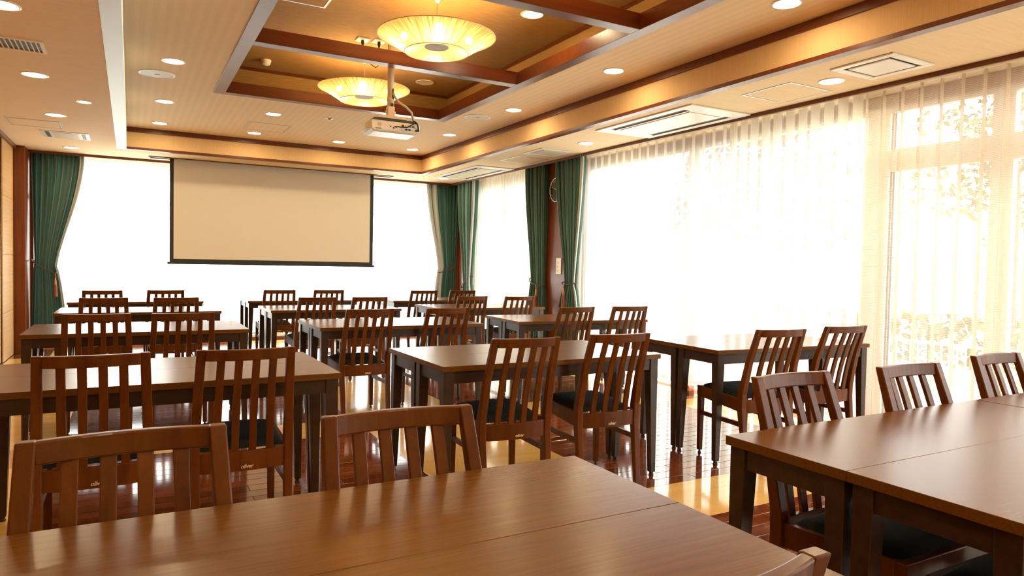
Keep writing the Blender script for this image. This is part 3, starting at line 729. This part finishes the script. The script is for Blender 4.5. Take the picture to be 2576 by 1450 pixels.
hatch(-2.16, -1.235, 16.6, 17.48, ZL, 'metal-edged access hatch in the left soffit', 'soffit')
hatch(8.26, 9.19, 6.79, 7.70, ZL, 'square access hatch in the window-side soffit, near the square vent', 'soffit')
hatch(8.35, 9.25, 14.9, 15.85, ZL, 'faint access hatch in the soffit before the corner air conditioner', 'soffit')
# slotted vent, top left
b = uu(-1.35, 10.84, ZL); o = thing('slot_vent', b, 0, 'long louvred air vent at the left edge of the soffit', 'vent')
for a in ((-1.72, -.97, 10.56, 10.60), (-1.72, -.97, 11.09, 11.13), (-1.72, -1.68, 10.60, 11.09), (-1.01, -.97, 10.60, 11.09)): part('vent_frame', G().ubox(*a, ZL-.016, ZL), 'cream', o, b)
part('vent_back', G().ubox(-1.68, -1.01, 10.60, 11.09, ZL-.002, ZL), 'dark', o, b)
for k in range(12): 
    x = -1.66 + k*.055; part('louvre', G().ubox(x, x+.014, 10.60, 11.09, ZL-.014, ZL-.003), 'cream', o, b)
# box diffuser left soffit
b = uu(-1.25, 18.3, ZL); o = thing('line_diffuser', b, 0, 'rectangular metal diffuser near the far left downlight', 'vent')
part('diffuser_plate', G().ubox(-1.70, -.80, 17.83, 18.75, ZL-.012, ZL), 'white', o, b, .001)
part('slot', G().ubox(-1.62, -1.54, 17.90, 18.68, ZL-.014, ZL-.011), 'dark', o, b); part('slot', G().ubox(-.94, -.87, 17.90, 18.68, ZL-.014, ZL-.011), 'dark', o, b)
part('centre_grille', G().ubox(-1.48, -1.02, 17.92, 18.66, ZL-.018, ZL-.012), 'grille', o, b)
# square diffusers right soffit
for (x0, x1, y0, y1, lab) in ((8.16, 9.05, 5.21, 6.09, 'white square air diffuser near the right edge'), (8.23, 9.10, 13.55, 14.42, 'grey square air grille above the clock drape')):
    b = uu((x0+x1)/2, (y0+y1)/2, ZL); o = thing('square_diffuser', b, 0, lab, 'vent', 'square air diffusers')
    f = .11
    for a in ((x0, x0+f, y0, y1), (x1-f, x1, y0, y1), (x0+f, x1-f, y0, y0+f), (x0+f, x1-f, y1-f, y1)): part('outer_frame', G().ubox(*a, ZL-.022, ZL), 'white', o, b, .003)
    part('gap', G().ubox(x0+f, x1-f, y0+f, y1-f, ZL-.003, ZL), 'dark' if y0 < 8 else 'grille', o, b)
    f = .16; part('centre_plate', G().ubox(x0+f, x1-f, y0+f, y1-f, ZL-.026, ZL-.004), 'white' if y0 < 8 else 'grille', o, b, .004)
# ceiling cassettes
for (x0, x1, y0, y1, lab) in ((8.02, 9.40, 8.53, 11.2, 'long white ceiling air conditioner above the voile'), (8.22, 9.40, 16.9, 20.0, 'white ceiling air conditioner in the far right corner')):
    b = uu((x0+x1)/2, (y0+y1)/2, ZL); o = thing('air_conditioner', b, 0, lab, 'air conditioner', 'two-way ceiling air conditioners')
    part('front_panel', G().ubox(x0, x1, y0, y1, ZL-.025, ZL), 'white', o, b, .003)
    for s, xa in ((0, x0+.16), (1, x1-.26)):
        part('outlet_slot', G().ubox(xa-.02, xa+.13, y0+.33, y1-.33, ZL-.027, ZL-.020), 'dark', o, b)
        part('flap', G().ubox(xa+.05, xa+.075, y0+.33, y1-.33, ZL-.045, ZL-.028), 'white', o, b, .002)
    part('intake_panel', G().ubox(x0+.32, x1-.32, y0+.38, y1-.38, ZL-.037, ZL-.024), 'white' if y0 < 12 else 'grille', o, b, .003)
# sprinkler, detector, power points
o = thing('sprinkler', uu(3.95, 15.8, ZH), 0, 'small metal sprinkler head beyond the coffer', 'sprinkler')
link('rose', G().lathe([(.04, 0), (.038, -.004), (.015, -.008)], 24).mesh('rose', 'chrome', 0, True), o); link('head', G().lathe([(.012, -.006), (.012, -.02), (.022, -.024), (.001, -.026)], 16).mesh('head', 'chrome'), o)
o = thing('smoke_detector', uu(2.28, 14.05, ZC), 0, 'white dome smoke detector in the far coffer bay', 'detector')
link('base', G().lathe([(.05, 0), (.05, -.018), (.044, -.022)], 28).mesh('base', 'white', 0, True), o); link('dome', G().lathe([(.044, -.02), (.042, -.04), (.030, -.052), (.001, -.056)], 28).mesh('dome', 'white', 0, True), o)
for x, y, lab in ((3.51, 11.82, 'square ceiling socket with a black plug, left of the projector pole'), (3.78, 11.75, 'ceiling socket with a cable beside the projector pole')):
    c = uu(x, y, ZC); o = thing('ceiling_socket', c, 0, lab, 'socket', 'ceiling sockets')
    link('plate', G().box(-.055, .055, -.055, .055, -.012, 0).mesh('plate', 'white', .003), o)
    link('plug', G().lathe([(.013, -.012), (.014, -.035), (.008, -.055), (.005, -.09), (.004, -.10)], 12).mesh('plug', 'black'), o)
    link('cord', G().tube([(0, 0, -.09), (0, .01, -.14), (.03, -.03, -.2), (.09, -.10, -.26), (.13, -.16, -.22)], .004, 6).mesh('cord', 'black'), o)

# ------------------------------------------------------------------ projector
pb = uu(3.85, 11.3, ZC); o = thing('projector', pb, 0, 'cream projector hanging upside down from a ceiling pole', 'projector')
px, py = 3.85*K, 11.3*K
part('pole', G().cyl((px, py, 0), .0285, zz(2.62), zz(ZC), 24), 'cream', o, pb, 0, True)
part('ceiling_flange', G().cyl((px, py, 0), .07, zz(ZC)-.01, zz(ZC), 24), 'cream', o, pb)
part('collar', G().cyl((px, py, 0), .031, zz(2.72), zz(2.80), 24), 'cream', o, pb, 0, True)
part('pole_slot', G().box(px+.004, px+.018, py-.0305, py-.02, zz(2.76), zz(2.94)), 'dark', o, pb, .002)
part('lower_slot', G().box(px-.008, px+.016, py-.0315, py-.02, zz(2.64), zz(2.69)), 'dark', o, pb)
part('tilt_bracket', G().box(px-.03, px+.03, py-.03, py+.03, zz(2.46), zz(2.64)), 'cream', o, pb, .003)
for s in (-1, 1): part('clamp_screw', G().tube([(px+s*.03, py, zz(2.55)), (px+s*.045, py, zz(2.55))], .012, 10), 'chrome', o, pb)
part('mount_plate', G().box(px-.13, px+.13, py-.06, py+.14, zz(2.42), zz(2.47)), 'cream', o, pb, .004)
x0, x1, y0, y1, z0, z1 = px-.20, px+.235, py-.10, py+.20, zz(2.175), zz(2.37)
part('housing', G().loft([[(x0+.03, y0+.02, z0), (x1-.03, y0+.02, z0), (x1-.02, y1-.03, z0), (x0+.05, y1-.03, z0)], [(x0+.005, y0, z0+.018), (x1-.005, y0, z0+.018), (x1, y1, z0+.018), (x0+.02, y1, z0+.018)],
      [(x0, y0, z1-.012), (x1, y0, z1-.012), (x1, y1, z1-.012), (x0+.02, y1, z1-.012)], [(x0+.015, y0+.012, z1), (x1-.015, y0+.012, z1), (x1-.01, y1-.02, z1), (x0+.03, y1-.02, z1)]]), 'white', o, pb, .006)
part('top_tray', G().box(x0+.03, x1-.03, y0+.004, y1-.04, z1-.002, z1+.016), 'dark', o, pb, .003)
part('left_cheek', G().loft([[(x0-.028, y0+.075, z0+.022), (x0+.006, y0+.002, z0+.022), (x0+.006, y1-.03, z0+.022), (x0-.028, y1-.07, z0+.022)], [(x0-.028, y0+.075, z1-.02), (x0+.004, y0+.002, z1-.008), (x0+.004, y1-.03, z1-.008), (x0-.028, y1-.07, z1-.02)]]), 'cream', o, pb, .004)
part('sensor_window', G().box(x0+.055, x0+.088, y0-.001, y0+.004, z0+.045, z0+.075), 'grille', o, pb)
prng = random.Random(3)
part('port_panel', G().box(px+.06, x1-.012, y0-.002, y0+.004, z0+.022, z1-.022), 'alu', o, pb)
for k in range(9):
    xa = px + .068 + (k % 5)*.030; za = z0 + .030 + (k//5)*.030
    part('port', G().box(xa, xa+.020, y0-.006, y0, za, za+.014), 'black' if k % 3 else 'gilt', o, pb, .001)
for k in range(3): part('jack', G().tube([(px-.03+k*.025, y0-.003, z0+.05-(k % 2)*.01), (px-.03+k*.025, y0+.004, z0+.05-(k % 2)*.01)], .006, 10), 'black', o, pb)
part('cable_sleeve', G().tube([(px+.011, py-.03, zz(2.86)), (px+.025, py-.05, zz(2.78)), (px+.06, py-.06, zz(2.70)), (px+.12, py-.06, zz(2.645)), (px+.17, py-.06, zz(2.56)), (px+.19, py-.07, zz(2.40))], .010, 10), 'grille', o, pb, 0, True)
part('signal_cable', G().tube([(px+.19, py-.07, zz(2.42)), (px+.195, y0-.03, zz(2.36)), (px+.205, y0-.035, zz(2.29)), (px+.215, y0-.01, zz(2.24))], .007, 8), 'black', o, pb, 0, True)
part('signal_cable', G().tube([(px+.19, py-.08, zz(2.40)), (px+.16, y0-.035, zz(2.34)), (px+.10, y0-.04, zz(2.27)), (px+.03, y0-.03, zz(2.27)), (px+.005, y0-.005, zz(2.275))], .005, 8), 'black', o, pb, 0, True)
def lettering(body, size, loc, rot, par, mat, nm='lettering'):
    cu_ = bpy.data.curves.new(nm, 'FONT'); cu_.body = body; cu_.size = size; cu_.extrude = .0004; cu_.align_x = 'CENTER'; cu_.align_y = 'CENTER'; cu_.resolution_u = 2
    to = bpy.data.objects.new('tmp_text', cu_); COL.objects.link(to)
    me = bpy.data.meshes.new_from_object(to.evaluated_get(bpy.context.evaluated_depsgraph_get()))
    bpy.data.objects.remove(to); bpy.data.curves.remove(cu_); me.name = nm; me.materials.clear(); me.materials.append(M[mat])
    return link(nm, me, par, loc, rot)
lettering('EPSON', .017, Vector((x0+.062, y0-.0008, z0+.026)) - pb, (math.pi/2, math.pi, 0), o, 'black')

# ------------------------------------------------------------------ wall fittings
cb = uu(9.615, 15.0, 1.96); o = thing('wall_clock', cb, 0, 'round dark-faced wall clock half hidden by the green drape', 'clock')
def disc(r, x0_, x1_, n=48): return G().loft([[(x, r*math.cos(2*math.pi*k/n), r*math.sin(2*math.pi*k/n)) for k in range(n)] for x in (x0_, x1_)])
R = .315*K
link('face', disc(R*.93, -.022, -.002).mesh('face', 'clockface'), o)
link('rim', G().tube([(-.022, R*.97*math.cos(2*math.pi*k/48), R*.97*math.sin(2*math.pi*k/48)) for k in range(49)], .007, 8).mesh('rim', 'chrome', 0, True), o)
for k in range(12):
    t = 2*math.pi*k/12; a, bq = R*.74, R*.88
    link('hour_mark', G().tube([(-.024, a*math.cos(t), a*math.sin(t)), (-.024, bq*math.cos(t), bq*math.sin(t))], .0022, 5).mesh('hour_mark', 'white'), o)
for t, l_, r_ in ((1.9, .5, .004), (.4, .75, .003)): link('hand', G().tube([(-.026, 0, 0), (-.026, l_*R*math.cos(t), l_*R*math.sin(t))], r_, 6).mesh('hand', 'white'), o)
cb = uu(9.615, 14.87, .0); o = thing('switch_plate', cb, 0, 'tall cream switch plate on the mahogany pillar', 'switch plate')
link('plate', G().box(-.008, 0, -.06, .06, -.105, .105).mesh('plate', 'white', .002), o)
for k in range(3): link('switch', G().box(-.012, -.007, .012, .038, -.075 + k*.052, -.045 + k*.052).mesh('switch', 'cream', .001), o)
o = thing('wooden_block', uu(9.42, 9.93, -2.43), 0, 'small orange-brown wooden block on the floor under the voile', 'block')
link('block_top', G().box(-.06, .02, -.085, .17, .045, .10).mesh('block_top', 'orangewood', .006), o); link('block_foot', G().box(-.05, .02, -.08, -.02, 0, .045).mesh('block_foot', 'trim', .002), o)

# ------------------------------------------------------------------ outdoors
struct('ground', G().box(-30, 40, -30, 45, -.35, -.14), 'ground', label='pale paved ground outside the windows')
def blob_tree(nm, x, y, h, r, leafmat, label, lean=0, trunk=.09, nleaf=900, z0f=.45, group='trees outside the windows'):
    rg = random.Random(int(x*97 + y*13)); b = Vector((x, y, -.14))
    o = thing(nm, b, 0, label, 'tree', group)
    path = [Vector((lean*h*t**1.4 + .06*math.sin(5*t), .05*math.sin(7*t), h*t)) for t in [0, .2, .4, .6, .8, 1]]
    link('trunk', G().tube(path, [trunk*(1 - .75*t) for t in [0, .2, .4, .6, .8, 1]], 10).mesh('trunk', 'bark', 0, True), o)
    g = G(); top = path[-1]
    for k in range(9):
        t = .45 + .5*k/8; p0 = Vector((lean*h*t**1.4, 0, h*t)); an = k*2.4; d = Vector((math.cos(an), math.sin(an), .35))*r*(.9 - .35*k/8)
        link('branch', G().tube([p0, p0 + d*.5 + Vector((0, 0, .05)), p0 + d], [trunk*.3, trunk*.18, .008], 6).mesh('branch', 'bark'), o)
        for q in range(nleaf//9):
            c = p0 + d*rg.uniform(.35, 1.05) + Vector((rg.gauss(0, .2*r), rg.gauss(0, .2*r), rg.gauss(0, .13*r)))
            n = Vector((rg.gauss(0, 1), rg.gauss(0, 1), rg.gauss(0, 1))).normalized(); e_ = n.orthogonal().normalized(); f_ = n.cross(e_); s = rg.uniform(.05, .11)
            i = len(g.v); g.v += [tuple(c - e_*s), tuple(c + f_*s*.5), tuple(c + e_*s), tuple(c - f_*s*.5)]; g.f.append((i, i+1, i+2, i+3))
    tag(link('foliage', g.mesh('foliage', leafmat), o), kind='stuff')
blob_tree('maple_tree', 8.8, 7.7, 3.6, 1.5, 'redleaf', 'red-leaved maple outside the long window near the clock drape', 0, .07, 1500)
blob_tree('pine_tree', 9.0, 2.9, 4.6, 1.3, 'pine', 'leaning pine with bare trunk outside the glazed door', .22, .16, 1800)
blob_tree('garden_tree', 14.2, 6.6, 4.8, 1.7, 'leaf', 'green garden tree outside the middle voile panel', -.05, .10, 1500)
blob_tree('garden_tree', 14.4, 1.0, 5.0, 1.8, 'leaf', 'green garden tree farther right behind the pine', .05, .12, 1500)
st = tag(link('garden_wall', G().box(17.5, 17.8, -12, 24, -.14, 1.7).mesh('garden_wall', 'wallext'), None), 'long pale garden wall beyond the trees', 'wall')
b = Vector((8.3, 3, -.14)); o = thing('garden_fence', b, 0, 'low white picket fence outside the glazed door', 'fence')
for z in (.12, .40): part('rail', G().box(8.28, 8.32, -1.5, 7.0, z, z+.03), 'fence', o, b)
pk = G().box(-.008, .008, -.008, .008, 0, .46).mesh('picket', 'fence')
for k in range(95): link('picket', pk, o, (0, -4.45 + k*.09, .1))
b = Vector((10.6, 3, -.14)); o = thing('hedge', b, 0, 'clipped green hedge beyond the white fence', 'hedge'); g = G(); rg = random.Random(5)
for k in range(2600):
    c = Vector((rg.uniform(-.3, .3), rg.uniform(-6, 6), rg.uniform(0, .75))); n = Vector((rg.gauss(0, 1), rg.gauss(0, 1), rg.gauss(0, 1))).normalized(); e_ = n.orthogonal().normalized(); f_ = n.cross(e_); s = rg.uniform(.05, .1)
    i = len(g.v); g.v += [tuple(c - e_*s), tuple(c + f_*s*.6), tuple(c + e_*s), tuple(c - f_*s*.6)]; g.f.append((i, i+1, i+2, i+3))
tag(link('foliage', g.mesh('foliage', 'leaf'), o), kind='stuff')
g = G(); rg = random.Random(9)
for k in range(2600):
    x, y = rg.uniform(-1.5, 5.2), 11.75 + abs(rg.gauss(0, .5)); hgt = rg.uniform(.08, .24); an = rg.uniform(0, 6.28); dx, dy = math.cos(an)*.012, math.sin(an)*.012
    lx, ly = rg.gauss(0, .06), rg.gauss(0, .06); i = len(g.v)
    g.v += [(x-dx, y-dy, -.14), (x+dx, y+dy, -.14), (x+lx+dx*1.4, y+ly+dy, -.14+hgt*.7), (x+lx*1.8, y+ly*1.8, -.14+hgt)]; g.f.append((i, i+1, i+2, i+3))
tag(link('grass_strip', g.mesh('grass_strip', 'leaf')), 'green grass and weeds outside below the screen window', 'grass', kind='stuff')
